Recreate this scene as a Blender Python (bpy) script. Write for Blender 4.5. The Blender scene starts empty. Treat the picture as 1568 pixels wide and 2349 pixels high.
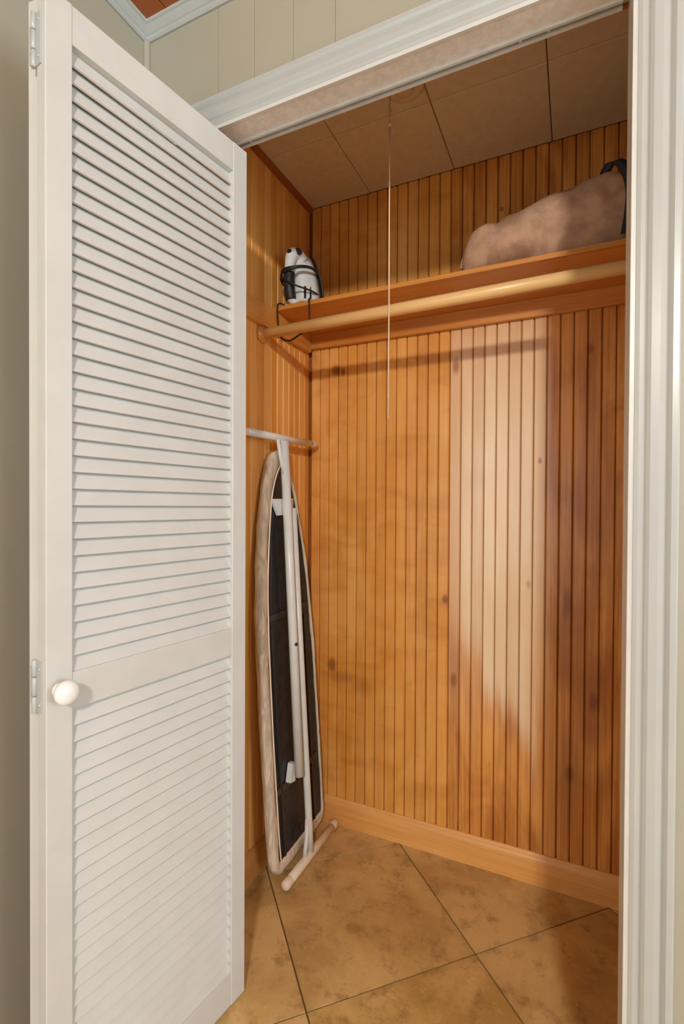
import bpy, bmesh, math, random
from mathutils import Vector, Matrix, Euler, noise as mnoise

random.seed(7)
sc = bpy.context.scene
COL = sc.collection

# ------------------------------------------------------------------ camera
CAM_H = 1.195
F_PX = 1137.17
yaw, pitch, roll = math.radians(25.0794), math.radians(-0.6024), math.radians(0.2898)
fw = Vector((-math.sin(yaw), math.cos(yaw), 0)); rt = Vector((math.cos(yaw), math.sin(yaw), 0)); up = Vector((0, 0, 1))
fw, up = fw * math.cos(pitch) + up * math.sin(pitch), up * math.cos(pitch) - fw * math.sin(pitch)
rt, up = rt * math.cos(roll) + up * math.sin(roll), up * math.cos(roll) - rt * math.sin(roll)
cd = bpy.data.cameras.new('camera'); cam = bpy.data.objects.new('camera', cd); COL.objects.link(cam)
cd.sensor_fit = 'HORIZONTAL'; cd.sensor_width = 36.0; cd.lens = F_PX / 1568 * 36.0
cd.clip_start = 0.02
M = Matrix((rt, up, -fw)).transposed().to_4x4(); M.translation = Vector((0, 0, CAM_H))
cam.matrix_world = M
sc.camera = cam

# ------------------------------------------------------------------ world, lights, exposure
w = bpy.data.worlds.new('world'); sc.world = w; w.use_nodes = True
bg = w.node_tree.nodes['Background']
bg.inputs['Color'].default_value = (0.82, 0.93, 1.0, 1); bg.inputs['Strength'].default_value = 0.46

def lamp(name, loc, power, color, radius):
    l = bpy.data.lights.new(name, 'POINT'); l.energy = power; l.color = color; l.shadow_soft_size = radius
    o = bpy.data.objects.new(name, l); COL.objects.link(o); o.location = loc
    return o
lamp('room_lamp', (0.73, -1.90, 2.375), 350, (1.0, 0.965, 0.90), 0.13)
# added fill light right of the camera, brightens the louvred door face
fl_ = bpy.data.lights.new('door_fill_light', 'AREA'); fl_.shape = 'RECTANGLE'; fl_.size = 1.2; fl_.size_y = 1.3; fl_.energy = 40; fl_.color = (0.86, 0.95, 1.0)
fo_ = bpy.data.objects.new('door_fill_light', fl_); COL.objects.link(fo_); fo_.location = (2.3, 0.0, 1.45); fo_.rotation_euler = (math.radians(90), 0, math.radians(90))
# daylight of the window in the wall behind the camera
wb_ = bpy.data.lights.new('window_light_behind', 'AREA'); wb_.shape = 'RECTANGLE'; wb_.size = 0.5; wb_.size_y = 1.4; wb_.energy = 14; wb_.color = (0.90, 0.97, 1.0)
wbo = bpy.data.objects.new('window_light_behind', wb_); COL.objects.link(wbo); wbo.location = (-0.78, -2.5, 1.25); wbo.rotation_euler = (math.radians(90), 0, 0)

sc.view_settings.view_transform = 'Standard'; sc.view_settings.look = 'None'
sc.view_settings.exposure = 0.0; sc.view_settings.gamma = 1.0
try: sc.view_settings.use_curve_mapping = False
except Exception: pass

# ------------------------------------------------------------------ dimensions
XL, XR, YB, ZC = -0.930, 0.330, 1.6856, 2.336      # closet inside
YW, YC, YI = 0.943, 0.925, 1.000                   # wall face, casing face, closet side of the wall
JR, JL, ZH = 0.079, -0.925, 2.076                  # jambs and head
RXL, RZ = -0.9966, 2.400                           # room left wall, room ceiling

# ------------------------------------------------------------------ node helpers
class N:
    def __init__(s, name):
        s.m = bpy.data.materials.new(name); s.m.use_nodes = True; s.t = s.m.node_tree
        s.b = s.t.nodes['Principled BSDF']
    def new(s, k): return s.t.nodes.new(k)
    def put(s, sock, v):
        if isinstance(v, bpy.types.NodeSocket): s.t.links.new(v, sock)
        elif isinstance(v, (tuple, list)):
            sock.default_value = tuple(v) + (1,) if len(v) == 3 and sock.type == 'RGBA' else v
        else: sock.default_value = v
    def math(s, op, a, b=None, c=None):
        n = s.new('ShaderNodeMath'); n.operation = op; s.put(n.inputs[0], a)
        if b is not None: s.put(n.inputs[1], b)
        if c is not None: s.put(n.inputs[2], c)
        return n.outputs[0]
    def vec(s, x, y, z):
        n = s.new('ShaderNodeCombineXYZ')
        for i, v in enumerate((x, y, z)): s.put(n.inputs[i], v)
        return n.outputs[0]
    def pos(s):
        g = s.new('ShaderNodeNewGeometry'); q = s.new('ShaderNodeSeparateXYZ'); s.t.links.new(g.outputs['Position'], q.inputs[0])
        return q.outputs[0], q.outputs[1], q.outputs[2]
    def opos(s):
        g = s.new('ShaderNodeTexCoord'); q = s.new('ShaderNodeSeparateXYZ'); s.t.links.new(g.outputs['Object'], q.inputs[0])
        return q.outputs[0], q.outputs[1], q.outputs[2]
    def rnd(s):
        return s.new('ShaderNodeObjectInfo').outputs['Random']
    def noise(s, v, scale=1, detail=3, rough=.55, dist=0):
        n = s.new('ShaderNodeTexNoise'); s.put(n.inputs['Vector'], v); n.inputs['Scale'].default_value = scale
        n.inputs['Detail'].default_value = detail; n.inputs['Roughness'].default_value = rough; n.inputs['Distortion'].default_value = dist
        return n.outputs[0]
    def ss(s, x, a, b, lo=0., hi=1.):
        n = s.new('ShaderNodeMapRange'); n.interpolation_type = 'SMOOTHSTEP'
        s.put(n.inputs[0], x); s.put(n.inputs[1], a); s.put(n.inputs[2], b); s.put(n.inputs[3], lo); s.put(n.inputs[4], hi)
        return n.outputs[0]
    def mix(s, f, a, b, mode='MIX'):
        n = s.new('ShaderNodeMix'); n.data_type = 'RGBA'; n.blend_type = mode
        s.put(n.inputs[0], f); s.put(n.inputs[6], a); s.put(n.inputs[7], b)
        return n.outputs[2]
    def bump(s, h, strength=.2, dist=.002):
        n = s.new('ShaderNodeBump'); n.inputs['Strength'].default_value = strength; n.inputs['Distance'].default_value = dist
        s.t.links.new(h, n.inputs['Height']); s.t.links.new(n.outputs[0], s.b.inputs['Normal'])
    def done(s, color, rough=.5, metal=0., coat=0., coat_r=.2):
        s.put(s.b.inputs['Base Color'], color); s.put(s.b.inputs['Roughness'], rough); s.put(s.b.inputs['Metallic'], metal)
        s.b.inputs['Coat Weight'].default_value = coat; s.b.inputs['Coat Roughness'].default_value = coat_r
        return s.m

def plain(name, c, rough=.5, metal=0., var=.06, scale=30., bump=0., coat=0.):
    n = N(name); x, y, z = n.pos()
    f = n.noise(n.vec(x, y, z), scale, 3)
    col = n.mix(n.ss(f, .3, .7), tuple(v * (1 - var) for v in c), tuple(min(1, v * (1 + var)) for v in c))
    if bump: n.bump(n.noise(n.vec(x, y, z), scale * 8, 2), bump, .001)
    return n.done(col, rough, metal, coat)

def pine(name, light, dark, along='Z', vary=.25, rough=.34, coat=.25):
    n = N(name); x, y, z = n.pos()
    if along == 'Z': u, v = n.math('ADD', x, y), z
    elif along == 'X': u, v = n.math('ADD', y, z), x
    else: u, v = n.math('ADD', x, z), y
    r = n.rnd()
    fine = n.noise(n.vec(n.math('MULTIPLY', u, 170.), n.math('MULTIPLY', r, 40.), n.math('MULTIPLY', v, 3.2)), 1, 4, .6, .6)
    big = n.noise(n.vec(n.math('MULTIPLY', u, 16.), n.math('MULTIPLY', r, 9.), n.math('MULTIPLY', v, 1.3)), 1, 2, .5, .8)
    f = n.math('ADD', n.math('MULTIPLY', fine, .45), n.math('MULTIPLY', big, .55))
    f = n.math('ADD', f, n.math('MULTIPLY', n.math('SUBTRACT', r, .5), vary))
    col = n.mix(n.ss(f, .32, .68), light, dark)
    return n.done(col, rough, 0, coat, .25)

GOLD_L, GOLD_D = (.93, .50, .145), (.78, .34, .053)

def pine_back():
    n = N('pine_beadboard_back'); x, y, z = n.pos(); r = n.rnd()
    fine = n.noise(n.vec(n.math('MULTIPLY', x, 190.), n.math('MULTIPLY', r, 30.), n.math('MULTIPLY', z, 2.6)), 1, 4, .6, .5)
    big = n.noise(n.vec(n.math('MULTIPLY', x, 7.), 3.3, n.math('MULTIPLY', z, 2.2)), 1, 3, .5, 1.2)
    wob = n.noise(n.vec(n.math('MULTIPLY', x, 30.), 8.1, n.math('MULTIPLY', z, 3.0)), 1, 3, .6)
    f = n.math('ADD', n.math('MULTIPLY', fine, .4), n.math('MULTIPLY', big, .6))
    gold = n.mix(n.ss(f, .33, .66), GOLD_L, GOLD_D)
    # cross figure in the left boards
    fig = n.noise(n.vec(n.math('MULTIPLY', x, 7.), 1.7, n.math('MULTIPLY', z, 15.)), 1, 2, .5, .5)
    gold = n.mix(n.math('MULTIPLY', n.ss(fig, .42, .75), .38), gold, (.56, .20, .032))
    red = n.mix(n.ss(f, .36, .64), (.86, .40, .095), (.48, .165, .026))
    sap = n.mix(n.ss(f, .3, .7), (.96, .78, .53), (.90, .66, .40))
    xr = n.math('ADD', x, n.math('MULTIPLY', n.math('SUBTRACT', wob, .5), .028))
    c = n.mix(n.ss(x, -.3856, -.3836), gold, red)
    # sapwood band, its left border running right towards the floor
    left = n.math('ADD', n.ss(z, .30, .86, -.125, -.340), n.math('MULTIPLY', n.math('SUBTRACT', r, .5), .07))
    left = n.math('ADD', left, n.math('MULTIPLY', n.math('SUBTRACT', fine, .5), .04))
    m = n.math('MULTIPLY', n.ss(n.math('SUBTRACT', xr, left), -.035, .045), n.ss(xr, -.150, -.075, 1., 0.))
    m = n.math('MULTIPLY', n.math('MULTIPLY', m, n.ss(z, .20, .50)), n.ss(z, 1.30, 1.95, 1., 0.))
    pinkish = n.mix(.55, sap, (.74, .36, .13))
    c = n.mix(n.math('MULTIPLY', n.math('MULTIPLY', n.ss(x, -.3856, -.3836), n.ss(xr, -.105, -.045, 1., 0.)), n.math('MULTIPLY', n.ss(z, .3, 1.0), n.ss(z, 1.70, 1.95, 1., 0.))), c, pinkish)
    c = n.mix(m, c, sap)
    kn = None
    knots = [(-.817, 1.708, .016, .016, 1.), (-.787, 1.700, .007, .012, 1.), (-.367, 1.673, .010, .022, .8), (-.398, .880, .008, .012, 1.),
             (-.300, 1.288, .028, .035, .12), (-.017, .898, .013, .05, .9), (-.829, .594, .014, .02, .9), (-.776, .555, .050, .020, .45), (-.70, .535, .04, .03, .4),
             (-.366, .607, .010, .025, .9), (.058, .605, .012, .03, 1.), (-.006, .370, .013, .030, .95), (.042, 1.678, .010, .018, .9),
             (-.222, 2.164, .006, .006, .9), (-.100, 1.344, .004, .008, .8), (.118, 1.267, .012, .04, .5), (-.13, .95, .006, .012, .5),
             (-.017, .90, .024, .17, .38), (.058, .60, .026, .16, .38), (.040, 1.55, .016, .26, .36), (-.006, .37, .022, .13, .36), (-.366, .62, .016, .12, .3), (.105, 1.20, .02, .2, .3)]
    for kx, kz, rx, rz, s in knots:
        dx = n.math('DIVIDE', n.math('SUBTRACT', xr if rx > .02 else x, kx), rx); dz = n.math('DIVIDE', n.math('SUBTRACT', z, kz), rz)
        d = n.math('SQRT', n.math('ADD', n.math('MULTIPLY', dx, dx), n.math('MULTIPLY', dz, dz)))
        d = n.math('ADD', d, n.math('MULTIPLY', n.math('SUBTRACT', wob, .5), 1.1))
        k = n.ss(d, .35, 1.9, s, 0.)
        kn = k if kn is None else n.math('MAXIMUM', kn, k)
    c = n.mix(n.math('MULTIPLY', kn, .85), c, (.23, .058, .012))
    c = n.mix(n.math('MULTIPLY', n.math('MAXIMUM', n.math('SUBTRACT', r, .35), 0.), .32), c, (.42, .13, .025))
    n.bump(fine, .05, .001)
    return n.done(c, .34, 0, .35, .22)

MB = pine_back()
MP = pine('pine_beadboard', GOLD_L, GOLD_D, 'Z', .3, .5, .05)
MPX = pine('pine_board_lengthwise', (.74, .32, .065), (.56, .20, .03), 'X', .1)
MPY = pine('pine_board_depthwise', (.78, .35, .08), (.60, .23, .04), 'Y', .1)
MBASE = pine('pine_baseboard', (.90, .50, .17), (.76, .36, .09), 'X', .1)
MROD = pine('maple_rod', (.92, .62, .28), (.84, .50, .18), 'X', .05, .38)
MCEILW = pine('cedar_ceiling', (.70, .26, .05), (.40, .10, .015), 'Y', .8)
MPBACK = plain('pine_groove_backing', (.30, .10, .018), .6, 0, .1)
MTRIMDK = pine('stained_cove', (.42, .13, .025), (.28, .07, .012), 'Y', .1)
MWHITE = plain('white_paint_casing', (.44, .465, .45), .28, 0, .02, 8, .03)
MDOOR = plain('white_paint_door', (.61, .62, .59), .34, 0, .025, 12, .06)
MSOFFIT = plain('rough_painted_soffit', (.72, .68, .64), .7, 0, .08, 60, .5)
MTAN = plain('tan_wall_paint', (.375, .36, .28), .55, 0, .02, 4, .05)
MTILEC = plain('fibre_ceiling_tile', (.72, .60, .46), .8, 0, .04, 40, .2)
MGAP = plain('dark_joint', (.10, .06, .03), .9, 0, .05)
MMETAL = plain('track_metal', (.66, .67, .66), .38, .25, .06, 20)
MDARK = plain('track_inside', (.10, .10, .11), .6, .3, .05)
MGROUT = plain('tile_grout', (.19, .11, .045), .9, 0, .15)
MTUBE = plain('white_enamel_tube', (.80, .85, .84), .3, 0, .04, 20)
MCAP = plain('cream_plastic_cap', (.86, .74, .58), .45, 0, .03)
MMESH = plain('black_mesh', (.022, .021, .022), .45, .2, .35, 45, .4)
MRIB = plain('dark_steel_rib', (.07, .06, .06), .4, .6, .1)
MIRON = plain('white_plastic', (.78, .82, .82), .3, 0, .03)
MIRONG = plain('pale_lilac_plastic', (.62, .60, .64), .3, 0, .03)
MBLACK = plain('black_rubber', (.012, .012, .013), .5, 0, .1)
MSOLE = plain('steel_sole', (.30, .30, .31), .3, .9, .05)
MCORD = plain('cotton_string', (.88, .66, .44), .8, 0, .05, 200)
MCHAIN = plain('brass_chain', (.42, .24, .10), .4, .6, .05)
MPORC = plain('porcelain', (.72, .56, .42), .35, 0, .03)
MSTRAP = plain('black_strap', (.02, .012, .010), .7, 0, .1)
MKNOB = plain('glazed_knob', (.84, .85, .83), .18, 0, .02)

def tile_mat():
    n = N('travertine_tile'); x, y, z = n.pos(); r = n.rnd(); ro = n.math('MULTIPLY', r, 17.)
    v = n.vec(x, y, ro)
    a = n.noise(v, 4.5, 5, .62, .3); b = n.noise(v, 17, 6, .72, .15); c = n.noise(v, 90, 3, .6)
    col = n.mix(n.ss(a, .36, .66), (.66, .45, .175), (.44, .265, .072))
    col = n.mix(n.math('MULTIPLY', n.ss(b, .48, .70), .75), col, (.24, .13, .035))
    col = n.mix(n.math('MULTIPLY', n.ss(c, .58, .75), .35), col, (.74, .56, .32))
    col = n.mix(n.math('MULTIPLY', r, .25), col, (.70, .52, .28))
    n.bump(b, .12, .002)
    return n.done(col, n.ss(b, .3, .7, .30, .48))
MTILE = tile_mat()

def cover_mat():
    n = N('cream_cover_cloth'); x, y, z = n.pos()
    f = n.noise(n.vec(n.math('MULTIPLY', x, 60.), n.math('MULTIPLY', y, 45.), n.math('MULTIPLY', z, 9.)), 1, 3, .6, 1.2)
    col = n.mix(n.ss(f, .35, .65), (.78, .68, .53), (.52, .45, .35))
    n.bump(f, .6, .006)
    return n.done(col, .75)
MCOVER = cover_mat()
def bag_mat():
    n = N('mauve_bag_cloth'); x, y, z = n.pos(); v = n.vec(x, y, z)
    f = n.noise(v, 14, 4, .6, .6); g = n.noise(v, 420, 2)
    col = n.mix(n.ss(f, .35, .68), (.55, .335, .215), (.36, .20, .12))
    n.bump(g, .25, .001)
    return n.done(col, .8)
MBAG = bag_mat()
MBAGP = plain('cloudy_plastic', (.42, .40, .44), .35, 0, .1, 30)

# ------------------------------------------------------------------ mesh helpers
def link(o, parent=None):
    COL.objects.link(o)
    if parent is not None: o.parent = parent
    return o
def ob(name, bm, mat, parent=None, smooth=False):
    me = bpy.data.meshes.new(name); bmesh.ops.recalc_face_normals(bm, faces=bm.faces[:]); bm.to_mesh(me); bm.free()
    me.materials.append(mat)
    if smooth:
        me.polygons.foreach_set('use_smooth', [True] * len(me.polygons))
    o = bpy.data.objects.new(name, me); return link(o, parent)
def inst(name, me, parent=None, mw=None):
    o = bpy.data.objects.new(name, me); link(o, parent)
    if mw is not None: o.matrix_local = mw
    return o
def empty(name, loc=(0, 0, 0), rot=None):
    o = bpy.data.objects.new(name, None); o.empty_display_size = .05; link(o); o.location = loc
    if rot is not None: o.rotation_euler = rot
    return o
def tag(o, label=None, cat=None, group=None, kind=None):
    for k, v in (('label', label), ('category', cat), ('group', group), ('kind', kind)):
        if v: o[k] = v
    return o
def struct(o, label=None, cat=None): return tag(o, label, cat, kind='structure')

def bm_box(bm, x0, x1, y0, y1, z0, z1, bev=0):
    vs = [bm.verts.new((x, y, z)) for x in (x0, x1) for y in (y0, y1) for z in (z0, z1)]
    fs = [(0, 1, 3, 2), (4, 6, 7, 5), (0, 4, 5, 1), (2, 3, 7, 6), (0, 2, 6, 4), (1, 5, 7, 3)]
    faces = [bm.faces.new([vs[i] for i in f]) for f in fs]
    if bev:
        es = {e for f in faces for e in f.edges}
        bmesh.ops.bevel(bm, geom=list(es), offset=bev, segments=2, profile=.5, affect='EDGES')
    return bm
def box(name, x0, x1, y0, y1, z0, z1, mat, parent=None, bev=0):
    return ob(name, bm_box(bmesh.new(), x0, x1, y0, y1, z0, z1, bev), mat, parent)
def bm_prism(bm, prof, a, b):
    """prof: list of Vectors at start given by function a(p) and end b(p)"""
    A = [bm.verts.new(a(*q)) for q in prof]; B = [bm.verts.new(b(*q)) for q in prof]; n = len(prof)
    for i in range(n): bm.faces.new((A[i], A[(i + 1) % n], B[(i + 1) % n], B[i]))
    bm.faces.new(A); bm.faces.new(B)
    return bm
def bm_tube(bm, pts, r, seg=10, caps=True, closed=False):
    pts = [Vector(p) for p in pts]; n = len(pts); rs = r if isinstance(r, (list, tuple)) else [r] * n
    rings = []; ref = None
    for i, p in enumerate(pts):
        if closed: t = pts[(i + 1) % n] - pts[i - 1]
        else: t = pts[min(i + 1, n - 1)] - pts[max(i - 1, 0)]
        t.normalize()
        if ref is None: ref = t.orthogonal().normalized()
        else:
            ref = ref - t * ref.dot(t); ref.normalize()
        b = t.cross(ref)
        rings.append([bm.verts.new(p + (ref * math.cos(k * 2 * math.pi / seg) + b * math.sin(k * 2 * math.pi / seg)) * rs[i]) for k in range(seg)])
    m = n if closed else n - 1
    for i in range(m):
        A, B = rings[i], rings[(i + 1) % n]
        for k in range(seg): bm.faces.new((A[k], A[(k + 1) % seg], B[(k + 1) % seg], B[k]))
    if caps and not closed: bm.faces.new(rings[0][::-1]); bm.faces.new(rings[-1])
    return bm
def tube(name, pts, r, mat, parent=None, seg=10, closed=False):
    return ob(name, bm_tube(bmesh.new(), pts, r, seg, True, closed), mat, parent, True)
def catmull(P, k=6):
    P = [Vector(p) for p in P]; out = []
    for i in range(len(P) - 1):
        a, b, c, d = P[max(i - 1, 0)], P[i], P[i + 1], P[min(i + 2, len(P) - 1)]
        for j in range(k):
            t = j / k
            out.append(.5 * ((2 * b) + (c - a) * t + (2 * a - 5 * b + 4 * c - d) * t * t + (3 * b - a - 3 * c + d) * t ** 3))
    return out + [P[-1]]
def bm_lathe(bm, prof, o, axis, seg=20):
    axis = Vector(axis).normalized(); u = axis.orthogonal().normalized(); v = axis.cross(u); o = Vector(o); rings = []
    for r, h in prof:
        rings.append([bm.verts.new(o + axis * h + (u * math.cos(k * 2 * math.pi / seg) + v * math.sin(k * 2 * math.pi / seg)) * max(r, 1e-5)) for k in range(seg)])
    for A, B in zip(rings, rings[1:]):
        for k in range(seg): bm.faces.new((A[k], A[(k + 1) % seg], B[(k + 1) % seg], B[k]))
    bm.faces.new(rings[0][::-1]); bm.faces.new(rings[-1])
    return bm
def lathe(name, prof, o, axis, mat, parent=None, seg=20):
    return ob(name, bm_lathe(bmesh.new(), prof, o, axis, seg), mat, parent, True)

# ================================================================== STRUCTURE
# ---- floor of diagonal tiles
floor = box('floor', RXL - .06, 1.9, -2.6, YB + .07, -.06, -.004, MGROUT)
struct(floor, 'brown travertine tile floor laid diagonally with dark joints', 'floor')
def clip(poly, rect):
    x0, x1, y0, y1 = rect
    for ax, lim, sg in ((0, x0, 1), (0, x1, -1), (1, y0, 1), (1, y1, -1)):
        out = []
        for i in range(len(poly)):
            a, b = poly[i - 1], poly[i]; da, db = (a[ax] - lim) * sg, (b[ax] - lim) * sg
            if (da >= 0) != (db >= 0):
                t = da / (da - db); out.append((a[0] + (b[0] - a[0]) * t, a[1] + (b[1] - a[1]) * t))
            if db >= 0: out.append(b)
        poly = out
        if not poly: return poly
    return poly
TP, TG = .4680, .0045
ang = math.radians(44.5); e1 = Vector((math.cos(ang), math.sin(ang))); e2 = Vector((-math.sin(ang), math.cos(ang)))
c0 = Vector((-.2284, 1.3448))
for i in range(-8, 6):
    for j in range(-8, 4):
        a = c0 + e1 * (i * TP) + e2 * (j * TP); g = TG / 2
        q = [a + e1 * s + e2 * t for s, t in ((g, g), (TP - g, g), (TP - g, TP - g), (g, TP - g))]
        q = clip([(v.x, v.y) for v in q], (RXL, 1.85, -2.5, YB))
        if len(q) < 3: continue
        area = abs(sum(q[k - 1][0] * q[k][1] - q[k][0] * q[k - 1][1] for k in range(len(q)))) / 2
        if area < 1e-4: continue
        bm = bmesh.new()
        top = [bm.verts.new((x, y, 0)) for x, y in q]; bot = [bm.verts.new((x, y, -.004)) for x, y in q]
        bm.faces.new(top); bm.faces.new(bot[::-1])
        for k in range(len(q)): bm.faces.new((top[k - 1], top[k], bot[k], bot[k - 1]))
        ob('floor_tile', bm, MTILE, floor)

# ---- beadboard walls of the closet
def strip_mesh(width, h, mat, name):
    bm = bmesh.new(); t = .009; ch = .0046; hw = width / 2 - .0009
    prof = [(-hw, 0), (-hw, t - ch), (-hw + .0015, t - .0016), (-hw + .0034, t), (hw - .0034, t), (hw - .0015, t - .0016), (hw, t - ch), (hw, 0)]
    bm_prism(bm, prof, lambda x, d: (x, -d, 0), lambda x, d: (x, -d, h))
    bmesh.ops.recalc_face_normals(bm, faces=bm.faces[:])
    me = bpy.data.meshes.new(name); bm.to_mesh(me); bm.free(); me.materials.append(mat); return me
PB = .03827
wall_back = box('wall_back', XL - .06, XR + .06, YB + .009, YB + .06, 0, ZC + .05, MPBACK)
struct(wall_back, 'back closet wall of varnished pine beadboard strips', 'wall')
mb = strip_mesh(PB, ZC, MB, 'beadboard_strip_back')
x = -.8844 - 1.5 * PB + PB
xs = []
k = -1
while True:
    xc = -.8844 + (k + .5) * PB; k += 1
    if xc + PB / 2 > XR + .012: break
    xs.append(xc)
for xc in xs:
    inst('beadboard_strip', mb, wall_back, Matrix.Translation((xc, YB + .009, 0)))
wall_left = box('wall_left', XL - .063, XL - .009, YI - .002, YB + .009, 0, ZC + .05, MPBACK)
struct(wall_left, 'left closet wall of varnished pine beadboard strips', 'wall')
ml = strip_mesh(PB, ZC, MP, 'beadboard_strip_side')
for i in range(18):
    yc = YB - .0005 - (i + .5) * PB
    if yc - PB / 2 < YI - .003: break
    inst('beadboard_strip', ml, wall_left, Matrix.Translation((XL - .009, yc, 0)) @ Matrix.Rotation(math.radians(90), 4, 'Z'))
wall_right = box('wall_right', XR + .009, XR + .06, YI, YB + .009, 0, ZC + .05, MPBACK)
struct(wall_right, 'right closet wall of pine beadboard hidden behind the jamb', 'wall')
for i in range(17):
    yc = YB - (i + .5) * PB
    inst('beadboard_strip', ml, wall_right, Matrix.Translation((XR + .009, yc, 0)) @ Matrix.Rotation(math.radians(-90), 4, 'Z'))

# ---- closet ceiling of square tiles
ceil = box('ceiling', XL, XR, YI, YB + .009, ZC + .006, ZC + .05, MGAP)
struct(ceil, 'closet ceiling of square fibre tiles', 'ceiling')
xe = [XL, -.682, -.377, -.072, .233, XR]; ye = [YI, 1.076, 1.380, YB]
for i in range(5):
    for j in range(3):
        g = .0012
        b = bmesh.new(); bm_box(b, xe[i] + g, xe[i + 1] - g, ye[j] + g, ye[j + 1] - g, ZC, ZC + .006)
        es = [e for e in b.edges if all(abs(v.co.z - ZC) < 1e-6 for v in e.verts)]
        bmesh.ops.bevel(b, geom=es, offset=.002, segments=1, affect='EDGES')
        ob('ceiling_tile', b, MTILEC, ceil)

# ---- wall between room and closet
wall_front = struct(empty('wall_front', (0, YW, 0)), 'tan grooved panel wall around the closet opening', 'wall')
def wbox(name, x0, x1, y0, y1, z0, z1, mat, bev=0):
    o = box(name, x0, x1, y0 - YW, y1 - YW, z0, z1, mat, wall_front, bev); return o
for nm, x0, x1, z0, z1 in (('wall_core', RXL, JL - .02, 0, RZ), ('wall_core', JR + .02, 1.85, 0, RZ), ('wall_core', JL - .02, JR + .02, ZH + .02, RZ)):
    wbox(nm, x0, x1, YW + .004, YI, z0, z1, MTAN)
pe = [RXL, -.77, -.667, -.565, -.463, -.26, -.158, .047, .149, .35, .45, .65, .86, .96, 1.16, 1.37, 1.6, 1.85]
for a, b_ in zip(pe, pe[1:]):
    z0 = 0 if a >= .1 else ZH + .03
    wbox('wall_panel', a + .0003, b_ - .0003, YW, YW + .004, z0, RZ, MTAN, .0010)
wall_rl = box('wall_room_left', RXL - .06, RXL, -2.6, YW + .004, 0, RZ, MTAN)
struct(wall_rl, 'tan room wall on the left of the folding door', 'wall')

# ---- room ceiling of wood planks
ceil_r = box('ceiling_room', RXL - .06, 1.9, -2.6, YW + .06, RZ + .012, RZ + .05, MGAP)
struct(ceil_r, 'orange wood plank ceiling of the room', 'ceiling')
npl = 32
for i in range(npl):
    x0 = RXL + i * .09
    box('ceiling_plank', x0 + .001, x0 + .089, -2.6, YW, RZ, RZ + .012, MCEILW, ceil_r, .0015)

# ---- trim
def trim(n, bm, mat, label):
    o = ob('trim_%d' % n, bm, mat); struct(o, label, 'trim'); return o
# casing profile: (across from opening edge, out from the wall face)
CP = [(0, 0), (0, .010), (.002, .013), (.008, .0145), (.014, .0135), (.0165, .0125), (.019, .0150), (.024, .0175), (.036, .0180), (.044, .0165), (.0465, .0140),
      (.049, .0165), (.053, .0195), (.061, .0195), (.0635, .0165), (.0635, 0)]
RV = .006
W = .0635
# right
bm = bmesh.new(); bm_prism(bm, CP, lambda u, d: (JR + RV + u, YW - d, 0), lambda u, d: (JR + RV + u, YW - d, ZH + RV + u))
trim(1, bm, MWHITE, 'white fluted casing right of the closet opening')
sc_h = 1.10
bm = bmesh.new(); bm_prism(bm, CP, lambda u, d: (JL - RV - u, YW - d, ZH + RV + u * sc_h), lambda u, d: (JR + RV + u, YW - d, ZH + RV + u * sc_h))
trim(2, bm, MWHITE, 'white moulded casing above the closet opening')
bm = bmesh.new(); bm_prism(bm, CP, lambda u, d: (JL - RV - u, YW - d, 0), lambda u, d: (JL - RV - u, YW - d, ZH + RV + u))
trim(3, bm, MWHITE, 'white casing behind the folded door')
# jambs
JB = 1.015
struct(box('trim_4', JR, JR + .02, YW - .012, JB, 0, ZH + .02, MDOOR, None, .001), 'painted right jamb board of the closet opening', 'jamb')
struct(box('trim_5', JL - .02, JL, YW - .012, JB, 0, ZH + .02, MDOOR, None, .001), 'painted left jamb board behind the door', 'jamb')
head = struct(empty('trim_6', (0, YW, ZH)), 'painted head jamb with rough soffit above the opening', 'jamb')
box('soffit_board', JL, JR, -.012, .044, 0, .02, MSOFFIT, head, .001)
box('front_bead', JL, JR, -.0145, -.0085, -.0025, .006, MDOOR, head)
box('back_edge', JL, JR, .066, JB - YW, .003, .02, MTRIMDK, head)
box('soffit_back', JL, JR, .044, .066, .010, .02, MSOFFIT, head)
# crown
CR = [(0, 0), (0, .005), (.004, .009), (.010, .010), (.012, .013), (.020, .020), (.024, .023), (.026, .027), (.032, .028), (.032, 0)]
cz = RZ - .032
bm = bmesh.new(); bm_prism(bm, CR, lambda h, d: (RXL + d, YW - d, cz + h), lambda h, d: (1.85, YW - d, cz + h))
trim(7, bm, MWHITE, 'white crown moulding along the closet wall')
bm = bmesh.new(); bm_prism(bm, CR, lambda h, d: (RXL + d, YW - d, cz + h), lambda h, d: (RXL + d, -2.6, cz + h))
trim(8, bm, MWHITE, 'white crown moulding along the left room wall')
bm = bmesh.new(); bm_tube(bm, [(RXL + .004, YW - .004, 0), (RXL + .004, YW - .004, cz)], .009, 12)
trim(9, bm, MTAN, 'tan corner bead where the room walls meet')
bm = bmesh.new(); bm_prism(bm, [(0, 0), (.016, 0), (.013, -.008), (.006, -.014), (0, -.018)], lambda u, h: (XL + u, YI, ZC + h), lambda u, h: (XL + u, YB, ZC + h))
trim(10, bm, MTRIMDK, 'dark stained cove strip under the closet ceiling')

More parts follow.
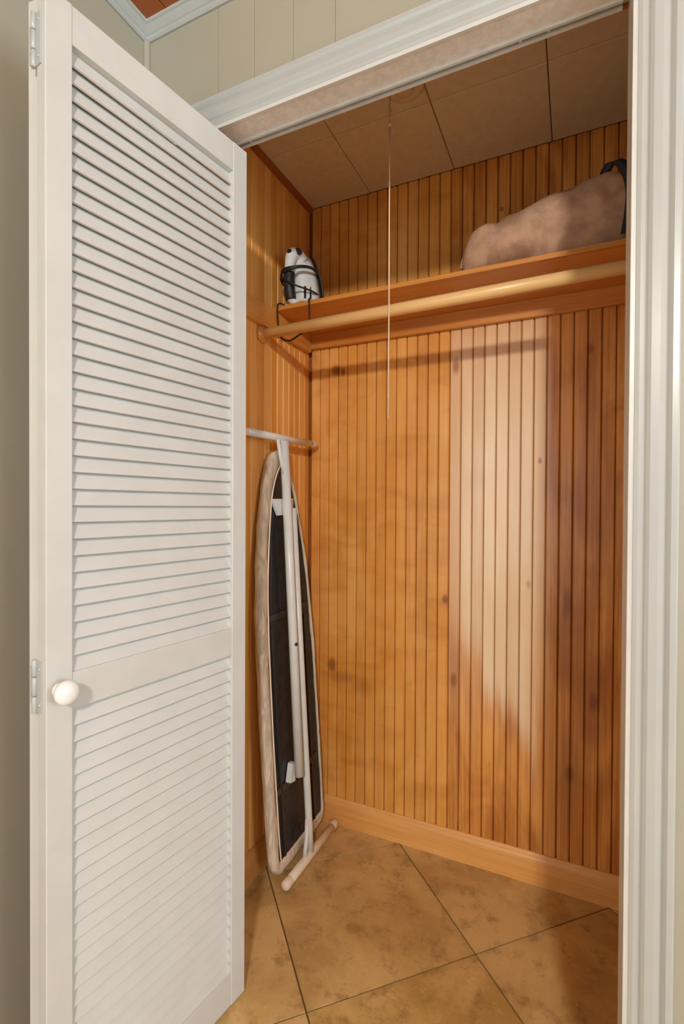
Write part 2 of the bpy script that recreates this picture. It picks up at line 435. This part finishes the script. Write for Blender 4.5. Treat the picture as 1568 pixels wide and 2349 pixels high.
# ---- baseboards
BP = [(0, 0), (.014, 0), (.014, .070), (.0125, .078), (.009, .084), (.0075, .090), (.004, .0955), (0, .0965)]
bm = bmesh.new(); bm_prism(bm, BP, lambda d, h: (XL + d, YB - d, h), lambda d, h: (XR, YB - d, h))
struct(ob('baseboard_back', bm, MBASE), 'golden pine baseboard along the back closet wall', 'baseboard')
bm = bmesh.new(); bm_prism(bm, BP, lambda d, h: (XL + d, YI, h), lambda d, h: (XL + d, YB - d, h))
struct(ob('baseboard_left', bm, pine('pine_baseboard_side', (.72, .35, .10), (.55, .22, .05), 'Y', .1)), 'pine baseboard along the left closet wall', 'baseboard')
bm = bmesh.new(); bm_prism(bm, BP, lambda d, h: (RXL + d, -2.6, h), lambda d, h: (RXL + d, YW - .02, h))
struct(ob('baseboard_room', bm, MWHITE), 'white baseboard along the left room wall', 'baseboard')

# ---- bifold track
track = tag(empty('door_track', (0, .987, ZH)), 'grey metal sliding track under the closet head', 'track')
box('track_lip', JL + .003, JR - .010, -.001, .0042, -.005, .009, MMETAL, track)
box('track_lip', JL + .003, JR - .010, .0135, .0190, -.005, .009, MMETAL, track)
box('track_channel', JL + .003, JR - .010, .0042, .0135, .005, .009, MDARK, track)
for xx in (-.715, -.10, -.05):
    b = bmesh.new(); bm_lathe(b, [(.003, 0), (.003, .007)], (xx, .0096, -.002), (0, 0, 1), 10)
    ob('track_screw', b, MMETAL, track, True)

# ================================================================== FOLDING LOUVRE DOOR
PW, PT, PH = .462, .028, 2.032
SW = .044
def slat_mesh():
    bm = bmesh.new(); L = PW - 2 * SW + .010; c, t = .0178, .0036; a = math.radians(20)
    prof = []
    for s, q in ((-1, -1), (-.86, -1.15), (.86, -1.15), (1, -1), (1, 1), (.86, 1.15), (-.86, 1.15), (-1, 1)):
        l, d = s * c, q * t * .5
        prof.append((l * math.cos(a) + d * math.sin(a), l * math.sin(a) - d * math.cos(a)))   # height, inward
    bm_prism(bm, prof, lambda h, n: (-L / 2, n, h), lambda h, n: (L / 2, n, h))
    bmesh.ops.recalc_face_normals(bm, faces=bm.faces[:])
    me = bpy.data.meshes.new('louvre_slat'); bm.to_mesh(me); bm.free(); me.materials.append(MDOOR); return me
SLAT = slat_mesh()
def leaf(n, mw, label, face):
    """local: x along the width (0 = apex edge, PW = track edge), y into the leaf from the room face, z up"""
    d = empty('door_%d' % n); d.matrix_world = mw; struct(d, label, 'door')
    for x0 in (0, PW - SW):
        box('stile', x0, x0 + SW, 0, PT, 0, PH, MDOOR, d, .0015)
    for z0, z1 in ((1.966, PH), (.832, .896), (0, .076)):
        box('rail', SW, PW - SW, .0015, PT - .0015, z0, z1, MDOOR, d, .001)
    for z0, z1, cnt in ((.896, 1.966, 37), (.076, .832, 26)):
        p = (z1 - z0) / cnt
        for i in range(cnt):
            inst('slat', SLAT, d, Matrix.Translation((PW / 2, PT / 2 - .001, z0 + (i + .5) * p)))
    return d
Q = Vector((-.7838, .5302)); dirv = Vector((.1425, 1.)).normalized()      # apex corner of the room face, along the leaf
nin = Vector((-dirv.y, dirv.x))                                          # from room face inwards
def frame(o, ex, ey, z=.012):
    m = Matrix.Identity(4)
    m.col[0] = (ex.x, ex.y, 0, 0); m.col[1] = (ey.x, ey.y, 0, 0); m.col[2] = (0, 0, 1, 0); m.col[3] = (o.x, o.y, z, 1)
    return m
door = leaf(1, frame(Q, dirv, nin), 'white louvred folding door leaf with a round knob', 1)
Q2 = Q + nin * (2 * PT + .003)
d2 = Vector((-.125, 1.)).normalized(); n2 = Vector((d2.y, -d2.x))         # second leaf, its room face on the left
door2 = leaf(2, frame(Q2 + Vector((.0005, .001)), d2, n2), 'white louvred folding door leaf hidden behind the front leaf', 1)
# knob on the front leaf
kb = bmesh.new()
bm_lathe(kb, [(.011, 0), (.012, .003), (.0085, .006), (.008, .012), (.011, .015), (.018, .019), (.0205, .025), (.0195, .031), (.015, .0355), (.008, .038), (.001, .0385)], (.020, 0, .874), (0, -1, 0), 24)
kn = ob('knob', kb, MKNOB, door, True)
# hinges over the two apex edges
for zc in (1.950, .880, .16):
    h = empty('hinge'); h.parent = door; h.location = (0, PT + .0015, zc)
    box('hinge_leaf', -.0022, .0004, -.018, -.001, -.043, .043, MWHITE, h, .0006)
    box('hinge_leaf', -.0022, .0004, .001, .018, -.032, .032, MWHITE, h, .0006)
    for a, b_ in ((-.045, -.017), (-.0155, .0155), (.017, .045)):
        o = ob('knuckle', bm_lathe(bmesh.new(), [(.0030, a), (.0042, a + .001), (.0042, b_ - .001), (.0030, b_)], (-.0040, 0, 0), (0, 0, 1), 12), MWHITE, h, True)
    for yy, zz in ((-.012, .030), (-.012, -.030), (.011, .016), (.011, -.016)):
        ob('screw', bm_lathe(bmesh.new(), [(.0026, 0), (.0026, .0008)], (-.0022, yy, zz), (-1, 0, 0), 10), MMETAL, h, True)

# ================================================================== SHELF AND ROD
SZ0, SZ1, SY = 1.850, 1.864, 1.415
sh = tag(empty('closet_shelf', (XL, YB, SZ0)), 'golden pine shelf on wall cleats above the hanging rod', 'shelf')
def shb(name, x0, x1, y0, y1, z0, z1, mat, bev=.0015):
    o = box(name, x0 - XL, x1 - XL, y0 - YB, y1 - YB, z0 - SZ0, z1 - SZ0, mat, sh, bev); return o
shb('shelf_board', XL + .001, XR - .001, SY, YB - .001, SZ0, SZ1, MPX)
shb('cleat', XL + .001, XR - .001, YB - .019, YB - .001, 1.795, SZ0, MPX)
shb('cleat', XL + .001, XL + .019, YI + .03, YB - .019, 1.781, SZ0, MPY)
shb('cleat', XR - .019, XR - .001, YI + .03, YB - .019, 1.781, SZ0, MPY)
rod = tag(empty('hanging_rod', (XL, 1.361, 1.757)), 'round pale wood hanging rod below the shelf front', 'rod')
tube('rod', [(.004, 0, 0), (XR - XL - .004, 0, .016)], .0172, MROD, rod, 20)
for xx, zz, ax in ((.001, 0, 1), (XR - XL - .001, .016, -1)):
    ob('socket', bm_lathe(bmesh.new(), [(.029, 0), (.029, .004), (.026, .007), (.022, .009), (.0205, .012), (.0190, .014)], (xx, 0, zz), (ax, 0, 0), 24), MPY, rod, True)

# ================================================================== CEILING FIXTURE AND PULL STRING
fx = tag(empty('ceiling_fixture', (-.425, 1.29, ZC)), 'small round lamp base on the closet ceiling', 'lamp base')
ob('base_ring', bm_lathe(bmesh.new(), [(.052, 0), (.054, -.004), (.052, -.010), (.046, -.012), (.030, -.0125)], (0, 0, 0), (0, 0, 1), 32), MPORC, fx, True)
ob('boss', bm_lathe(bmesh.new(), [(.026, -.012), (.025, -.018), (.018, -.021), (.004, -.022)], (0, 0, 0), (0, 0, 1), 24), MPORC, fx, True)
px, py = -.4505, 1.25
pc = tag(empty('pull_string', (px, py, 1.43)), 'thin knotted pull string hanging before the shelf', 'string')
tube('string', [(0, 0, 0), (.0003, 0, .3), (-.0004, 0, .55), (0, 0, .778)], .0019, MCORD, pc, 8)
ob('knot', bm_lathe(bmesh.new(), [(.0015, -.006), (.0042, -.003), (.0046, 0), (.003, .004), (.0018, .012)], (0, 0, .778), (0, 0, 1), 12), MCORD, pc, True)
tube('loose_end', [(.001, -.001, .778), (.006, -.001, .774), (.009, -.002, .764), (.010, -.002, .752)], .0009, MCORD, pc, 6)
tube('loose_end', [(.0, -.001, .788), (.003, -.001, .80), (.0045, -.001, .815)], .0011, MCORD, pc, 6)
tube('chain', [(0, 0, .788), (-.001, 0, .83), (0, 0, ZC - .0125 - 1.43)], .0012, MCHAIN, pc, 6)

# ================================================================== IRONING BOARD
ib = tag(empty('ironing_board', (-.832, 1.465, .03)), 'folded ironing board with black mesh underside leaning in the corner', 'ironing board')
TX, TZ0, TZ1 = -.832, .032, 1.385
BL = math.hypot(TZ1 - TZ0, .070)
def B(u, v, wd):
    """board space (u across, v up the length, wd out from the underside) to the parent's space"""
    t = v / BL; ev = Vector((-.070, -.045, TZ1 - TZ0)).normalized(); eu = Vector((0, 1, 0)); eu = (eu - ev * eu.dot(ev)).normalized(); ew = eu.cross(ev).normalized()
    return eu * u + ev * v + ew * wd
half = [(0, .118), (.010, .146), (.03, .163), (.07, .172), (.25, .175), (.45, .174), (.62, .171), (.80, .164), (.95, .150), (1.08, .129), (1.19, .104), (1.27, .078), (1.32, .052), (1.345, .030), (1.355, 0)]
def outline(inset=0., vin=0.):
    L, R = [], []
    P = catmull([(h, v, 0) for v, h in half], 4)
    for p in P:
        h = max(p.x - inset, 0); v = min(max(p.y, vin), 1.355 - inset * .8)
        R.append((h, v)); L.append((-h, v))
    pts = R + L[::-1][1:]
    out = []
    for q in pts:
        if not out or (abs(q[0] - out[-1][0]) + abs(q[1] - out[-1][1])) > 1e-4: out.append(q)
    if abs(out[0][0] - out[-1][0]) + abs(out[0][1] - out[-1][1]) < 1e-4: out.pop()
    return out
def ring_loft(name, loops, mat, capb=True, capt=True, smooth=True, wrinkle=0.):
    bm = bmesh.new(); rings = []
    for li, (pts, wd) in enumerate(loops):
        rg = []
        for (u, v) in pts:
            ww = wd + (mnoise.noise(Vector((u * 14, v * 9, li * 1.7))) * wrinkle if 0 < li else 0)
            uu = u + (mnoise.noise(Vector((u * 20 + 5, v * 13, li * 2.1))) * wrinkle if 0 < li else 0)
            rg.append(bm.verts.new(B(uu, v, ww)))
        rings.append(rg)
    n = len(rings[0])
    for A, C in zip(rings, rings[1:]):
        for k in range(n): bm.faces.new((A[k], A[(k + 1) % n], C[(k + 1) % n], C[k]))
    if capb: bm.faces.new(rings[0])
    if capt: bm.faces.new(rings[-1])
    return ob(name, bm, mat, ib, smooth)
def scaled(inset):
    o = outline(); out = []
    for u, v in o:
        # move towards the centre line and along the length
        ins = inset * .42 if u > 0 and inset > .02 else inset
        f = max(0., 1 - ins / max(abs(u), .02)) if abs(u) > 1e-5 else 0
        vv = v + inset if v < .3 and v < inset else (v if v < 1.2 else v - inset * (v - 1.2) / .155)
        out.append((u * f, max(v, inset) if v < inset else vv))
    return out
o0 = outline()
ring_loft('cover', [(scaled(.012), -.026), (scaled(.003), -.022), (o0, -.012), (scaled(-.002), -.004), (scaled(.004), .003), (scaled(.016), .006), (scaled(.030), .0045), (scaled(.040), .001), (scaled(.040), -.006)], MCOVER, True, True, True, .005)
ring_loft('hem_cord', [(scaled(.0375), .003), (scaled(.0385), .0065), (scaled(.0405), .0065), (scaled(.0415), .003)], MCAP, False, False, True, .001)
ring_loft('mesh_underside', [(scaled(.036), -.008), (scaled(.036), -.002)], MMESH, True, True, False)
def bar(name, a, b_, hw, t0, t1, mat):
    """flat strip across the underside from board point a to b (u,v)"""
    bm = bmesh.new(); d = Vector((b_[0] - a[0], b_[1] - a[1])).normalized(); nn = Vector((-d.y, d.x)) * hw; vs = []
    for wd in (t0, t1):
        for p, s in ((a, 1), (b_, 1), (b_, -1), (a, -1)): vs.append(bm.verts.new(B(p[0] + nn.x * s, p[1] + nn.y * s, wd)))
    for f in ((0, 1, 2, 3), (4, 5, 6, 7), (0, 1, 5, 4), (1, 2, 6, 5), (2, 3, 7, 6), (3, 0, 4, 7)): bm.faces.new([vs[i] for i in f])
    return ob(name, bm, mat, ib)
bar('cross_rib', (-.128, .812), (.128, .812), .010, -.002, .003, MRIB)
bar('cross_rib', (-.136, .258), (.136, .258), .011, -.002, .003, MRIB)
bar('edge_rail', (-.100, .03), (-.106, .78), .0035, -.002, .003, MRIB)
bar('edge_rail', (-.106, .83), (-.070, 1.15), .0030, -.002, .003, MRIB)
bar('edge_rail', (.100, .03), (.106, .78), .0035, -.002, .003, MRIB)
bar('edge_rail', (-.046, .83), (-.040, 1.12), .0016, -.002, .002, MRIB)
O = Vector((-.832, 1.465, .03))
def rel(p): return Vector(p) - O
# legs
topc = Vector((-.878, 1.418, 1.412)); pivA = Vector((-.803, 1.398, .318))
topB = Vector((-.862, 1.450, 1.190)); botB = Vector((-.800, 1.470, .026))
tube('leg', [rel(topc), rel(topc.lerp(pivA, .5)), rel(pivA)], .0150, MTUBE, ib, 16)
tube('leg', [rel(topB), rel(topB.lerp(botB, .5)), rel(botB.lerp(topB, .075)), rel(botB)], .0122, MTUBE, ib, 16)
tube('leg_brace', [rel(topc + Vector((-.004, -.032, .004))), rel(topc + Vector((-.002, -.020, -.05))), rel(topc.lerp(pivA, .10) + Vector((0, -.009, 0)))], .0065, MTUBE, ib, 12)
tube('leg_brace', [rel(botB + Vector((-.002, -.036, .004))), rel(botB + Vector((-.001, -.026, .05))), rel(botB.lerp(topB, .10) + Vector((0, -.010, 0)))], .0075, MTUBE, ib, 12)
# feet
def foot(a, b_, r):
    a, b_ = Vector(a), Vector(b_); d = (b_ - a).normalized()
    f = tube('foot_bar', [rel(a), rel(a.lerp(b_, .5)), rel(b_)], r, MTUBE if a.z > 1 else MCAP, ib, 16)
    for p, s in ((a, -1), (b_, 1)):
        ob('end_cap', bm_lathe(bmesh.new(), [(r + .0004, -.022), (r + .0010, -.020), (r + .0010, .004), (r * .9, .0075), (r * .5, .0095), (.0005, .010)], rel(p), d * s, 18), MCAP, f, True)
    return f
foot((-.887, 1.195, 1.418), (-.887, 1.648, 1.429), .0118)
foot((-.8015, 1.315, .0165), (-.797, 1.650, .0165), .0142)
# brackets
bm = bmesh.new()
pp = [(-.062, 1.215), (.062, 1.215), (.060, 1.19), (.045, 1.160), (-.038, 1.160), (-.055, 1.19)]
bm_prism(bm, pp, lambda u, v: B(u, v - .022, .001), lambda u, v: B(u, v - .022, .010))
ob('bracket', bm, MTUBE, ib)
bm = bmesh.new(); bm_prism(bm, [(-.075, .268), (-.045, .260), (-.038, .320), (-.055, .322)], lambda u, v: B(u, v, .001), lambda u, v: B(u, v, .020)); ob('bracket', bm, MTUBE, ib)
ob('bolt', bm_lathe(bmesh.new(), [(.006, 0), (.006, .004), (.003, .006)], rel(topc.lerp(pivA, .61) + Vector((.0115, -.004, 0))), (1, -.5, 0), 12), MRIB, ib, True)
for i in range(3):
    bar('vent_slot', (-.085 + i * .045, .055), (-.088 + i * .045, .085), .0035, -.0015, .0006, MRIB)

# ================================================================== IRON
irx = empty('steam_iron', (-.838, 1.462, SZ1), (0, 0, math.radians(74)))
irx.scale = (1, 1, .93)
tag(irx, 'white steam iron stood on its heel with black cord wrapped round', 'iron')
IH = .205
def iron_half(t):           # half width of the sole at height fraction t (heel 0 .. nose 1)
    return .056 * max(0., 1 - t ** 1.75) ** .78
def iron_loft(name, levels, mat, z0=0., z1=1., nz=18):
    """levels: list of (x, width scale, top scale); sections stacked along the sole normal"""
    bm = bmesh.new(); rings = []
    for x_, ws, ts, zb in levels:
        rg = []
        for i in range(nz + 1):
            t = i / nz; rg.append((iron_half(t) * ws, zb + t * (IH * ts - zb)))
        pts = [(y_, z_) for y_, z_ in rg] + [(-y_, z_) for y_, z_ in rg[::-1][1:]]
        rings.append([bm.verts.new((x_, y_, z_)) for y_, z_ in pts])
    n = len(rings[0])
    for A, C in zip(rings, rings[1:]):
        for k in range(n): bm.faces.new((A[k], A[(k + 1) % n], C[(k + 1) % n], C[k]))
    bm.faces.new(rings[0]); bm.faces.new(rings[-1])
    bmesh.ops.remove_doubles(bm, verts=bm.verts[:], dist=1e-5)
    return ob(name, bm, mat, irx, True)
iron_loft('sole_plate', [(.045, .97, .99, .003), (.047, 1.04, 1.0, .001), (.053, 1.04, 1.0, .001), (.055, 1.0, .99, .003)], MSOLE)
iron_loft('skirt', [(.030, .90, .955, .001), (.037, 1.0, .985, 0), (.046, 1.01, .99, 0)], MBLACK)
iron_loft('body', [(-.030, .46, .84, .012), (-.022, .64, .90, .006), (-.004, .82, .93, .002), (.016, .90, .95, 0), (.032, .97, .975, 0)], MIRON)
# handle: arch from the nose to the heel
hp = catmull([(.000, 0, .170), (-.020, 0, .182), (-.040, 0, .178), (-.052, 0, .152), (-.058, 0, .105), (-.056, 0, .055), (-.048, 0, .018), (-.020, 0, .010)], 5)
bm = bmesh.new(); bm_tube(bm, hp, [.0225 - .0075 * min(1, max(0, (i / (len(hp) - 1) - .30) / .25)) for i in range(len(hp))], 14)
ob('handle', bm, MIRON, irx, True)
bm = bmesh.new(); bm_tube(bm, catmull([(-.057, 0, .105), (-.0585, 0, .08), (-.056, 0, .045), (-.049, 0, .014)], 5), .0185, 14); ob('grip', bm, MBLACK, irx, True)
ob('spray_nozzle', bm_lathe(bmesh.new(), [(.008, 0), (.008, .004), (.003, .005)], (-.0615, -.006, .176), (-.93, -.30, .20), 14), MBLACK, irx, True)
ob('dial', bm_lathe(bmesh.new(), [(.013, 0), (.013, .004), (.009, .006)], (-.036, -.0185, .182), (-.35, -.93, .15), 18), MRIB, irx, True)
bm = bmesh.new(); bm_box(bm, -.024, -.018, -.040, -.034, .018, .060, .001); ob('level_window', bm, MRIB, irx)
bm = bmesh.new(); bm_box(bm, -.044, .050, -.046, .046, 0, .010, .003); ob('heel_rest', bm, MIRON, irx)
# cord wrapped about the middle, then looping down over the shelf edge
def wrap(z, tilt, ph, sc=1.):
    out = []
    for i in range(28):
        a = i / 28 * 2 * math.pi + ph
        out.append((-.008 + .070 * sc * math.cos(a), .055 * sc * math.sin(a), z + tilt * math.sin(a) + .003 * math.sin(3 * a)))
    return out
for z_, tl, ph, s_ in ((.108, -.012, 0, 1.0), (.101, -.016, .5, 1.02), (.114, -.008, 1.1, .985), (.075, .036, .3, 1.01)):
    tube('cord_wrap', wrap(z_, tl, ph, s_), .0030, MBLACK, irx, 8, True)
def wl(p): return irx_inv @ Vector(p)
irx_m = Matrix.Translation((-.838, 1.462, SZ1)) @ Matrix.Rotation(math.radians(74), 4, 'Z') @ Matrix.Diagonal((1, 1, .93, 1)); irx_inv = irx_m.inverted()
loop = [(-.800, 1.452, SZ1 + .06), (-.792, 1.440, SZ1 + .02), (-.786, 1.418, SZ1 + .005), (-.780, 1.408, SZ1 - .012), (-.778, 1.407, 1.800), (-.785, 1.406, 1.770), (-.815, 1.404, 1.752), (-.850, 1.402, 1.738),
        (-.880, 1.402, 1.752), (-.893, 1.403, 1.790), (-.899, 1.406, 1.835), (-.899, 1.409, 1.866), (-.893, 1.420, 1.873), (-.880, 1.440, 1.868), (-.868, 1.452, 1.869)]
tube('cord', [wl(p) for p in catmull(loop, 6)], .0029, MBLACK, irx, 8)

# ================================================================== BAG ON THE SHELF
bag = tag(empty('storage_bag', (-.06, 1.53, SZ1)), 'lumpy mauve cloth storage bag lying on the shelf', 'bag')
def bag_mesh():
    bm = bmesh.new(); nx, na = 46, 36; rings = []
    # station: x, half depth, top height, y-centre
    st = [(-.245, .012, .030, -.050, .040), (-.238, .045, .080, -.040, .010), (-.215, .075, .125, -.030, .0), (-.17, .095, .152, -.015, .0), (-.11, .105, .163, -.010, .0), (-.04, .108, .172, -.006, .0),
          (.04, .110, .190, -.004, 0), (.10, .110, .208, -.003, 0), (.15, .108, .212, 0, 0), (.20, .100, .198, 0, 0), (.25, .085, .165, 0, 0), (.285, .060, .12, 0, .0), (.30, .02, .07, 0, .03)]
    P = [Vector((s[0], s[1], s[2])) for s in st]; P2 = [Vector((s[3], s[4], 0)) for s in st]
    c1, c2 = catmull(P, 4), catmull(P2, 4)
    for i, (p, q) in enumerate(zip(c1, c2)):
        rg = []; H = p.z; zb = q.y
        for k in range(na):
            a = k * 2 * math.pi / na; ca, sa = math.cos(a), math.sin(a)
            e = .72
            yy = math.copysign(abs(ca) ** e, ca) * p.y + q.x
            zz = zb + (H - zb) * (.5 + .5 * math.copysign(abs(sa) ** .8, sa))
            if sa < -.2: zz = max(zz, 0.0)
            n1 = mnoise.noise(Vector((p.x * 9, yy * 9, zz * 9))) * .022 + mnoise.noise(Vector((p.x * 24, yy * 22 + 4, zz * 22))) * .007 - .010 * math.exp(-((p.x + .145) / .018) ** 2)
            v = Vector((p.x, yy, zz)); dn = Vector((0, ca, sa)) * n1
            if zz > .012: v += dn
            v.z = max(v.z, .0005)
            rg.append(bm.verts.new(v))
        rings.append(rg)
    for A, C in zip(rings, rings[1:]):
        for k in range(na): bm.faces.new((A[k], A[(k + 1) % na], C[(k + 1) % na], C[k]))
    bm.faces.new(rings[0]); bm.faces.new(rings[-1])
    return bm
ob('bag_body', bag_mesh(), MBAG, bag, True)
# clear top panel seen as a grey strip along the upper back edge
bm = bmesh.new(); g = []
for i in range(13):
    t = i / 12; x_ = -.185 + t * .27; z_ = .157 + .040 * t + .004 * math.sin(i * 1.9)
    g.append([bm.verts.new((x_, .004 + .06 * j / 3, z_ + .019 * math.sin(math.pi * (i + .3) / 12.6) + .004 - .010 * (j / 3) ** 2)) for j in range(4)] + [bm.verts.new((x_, .004 + .06 * j / 3, z_ - .04)) for j in (3, 0)])
for A, C in zip(g, g[1:]):
    for k in range(6): bm.faces.new((A[k], A[(k + 1) % 6], C[(k + 1) % 6], C[k]))
bm.faces.new(g[0]); bm.faces.new(g[-1])
ob('clear_panel', bm, MBAGP, bag, True)
# seam tip at the left end and dark strap at the right
tube('piping', catmull([(-.246, -.060, .030), (-.243, -.060, .050), (-.232, -.052, .085), (-.215, -.035, .115), (-.19, -.01, .138)], 5), .0040, MBAG, bag, 8)
bm = bmesh.new()
sp = catmull([(.118, -.070, .172), (.130, -.085, .205), (.150, -.092, .212), (.172, -.098, .175), (.182, -.105, .120), (.178, -.108, .060), (.172, -.104, .02)], 6)
ra = [bm.verts.new(p + Vector((-.013, .001, 0))) for p in sp]; rb = [bm.verts.new(p + Vector((.013, -.001, 0))) for p in sp]
rc = [bm.verts.new(p + Vector((.013, .003, 0))) for p in sp]; rd = [bm.verts.new(p + Vector((-.013, .005, 0))) for p in sp]
R4 = [ra, rb, rc, rd]
for q in range(4):
    A, C = R4[q], R4[(q + 1) % 4]
    for k in range(len(sp) - 1): bm.faces.new((A[k], A[k + 1], C[k + 1], C[k]))
bm.faces.new([r[0] for r in R4]); bm.faces.new([r[-1] for r in R4])
ob('strap', bm, MSTRAP, bag, True)
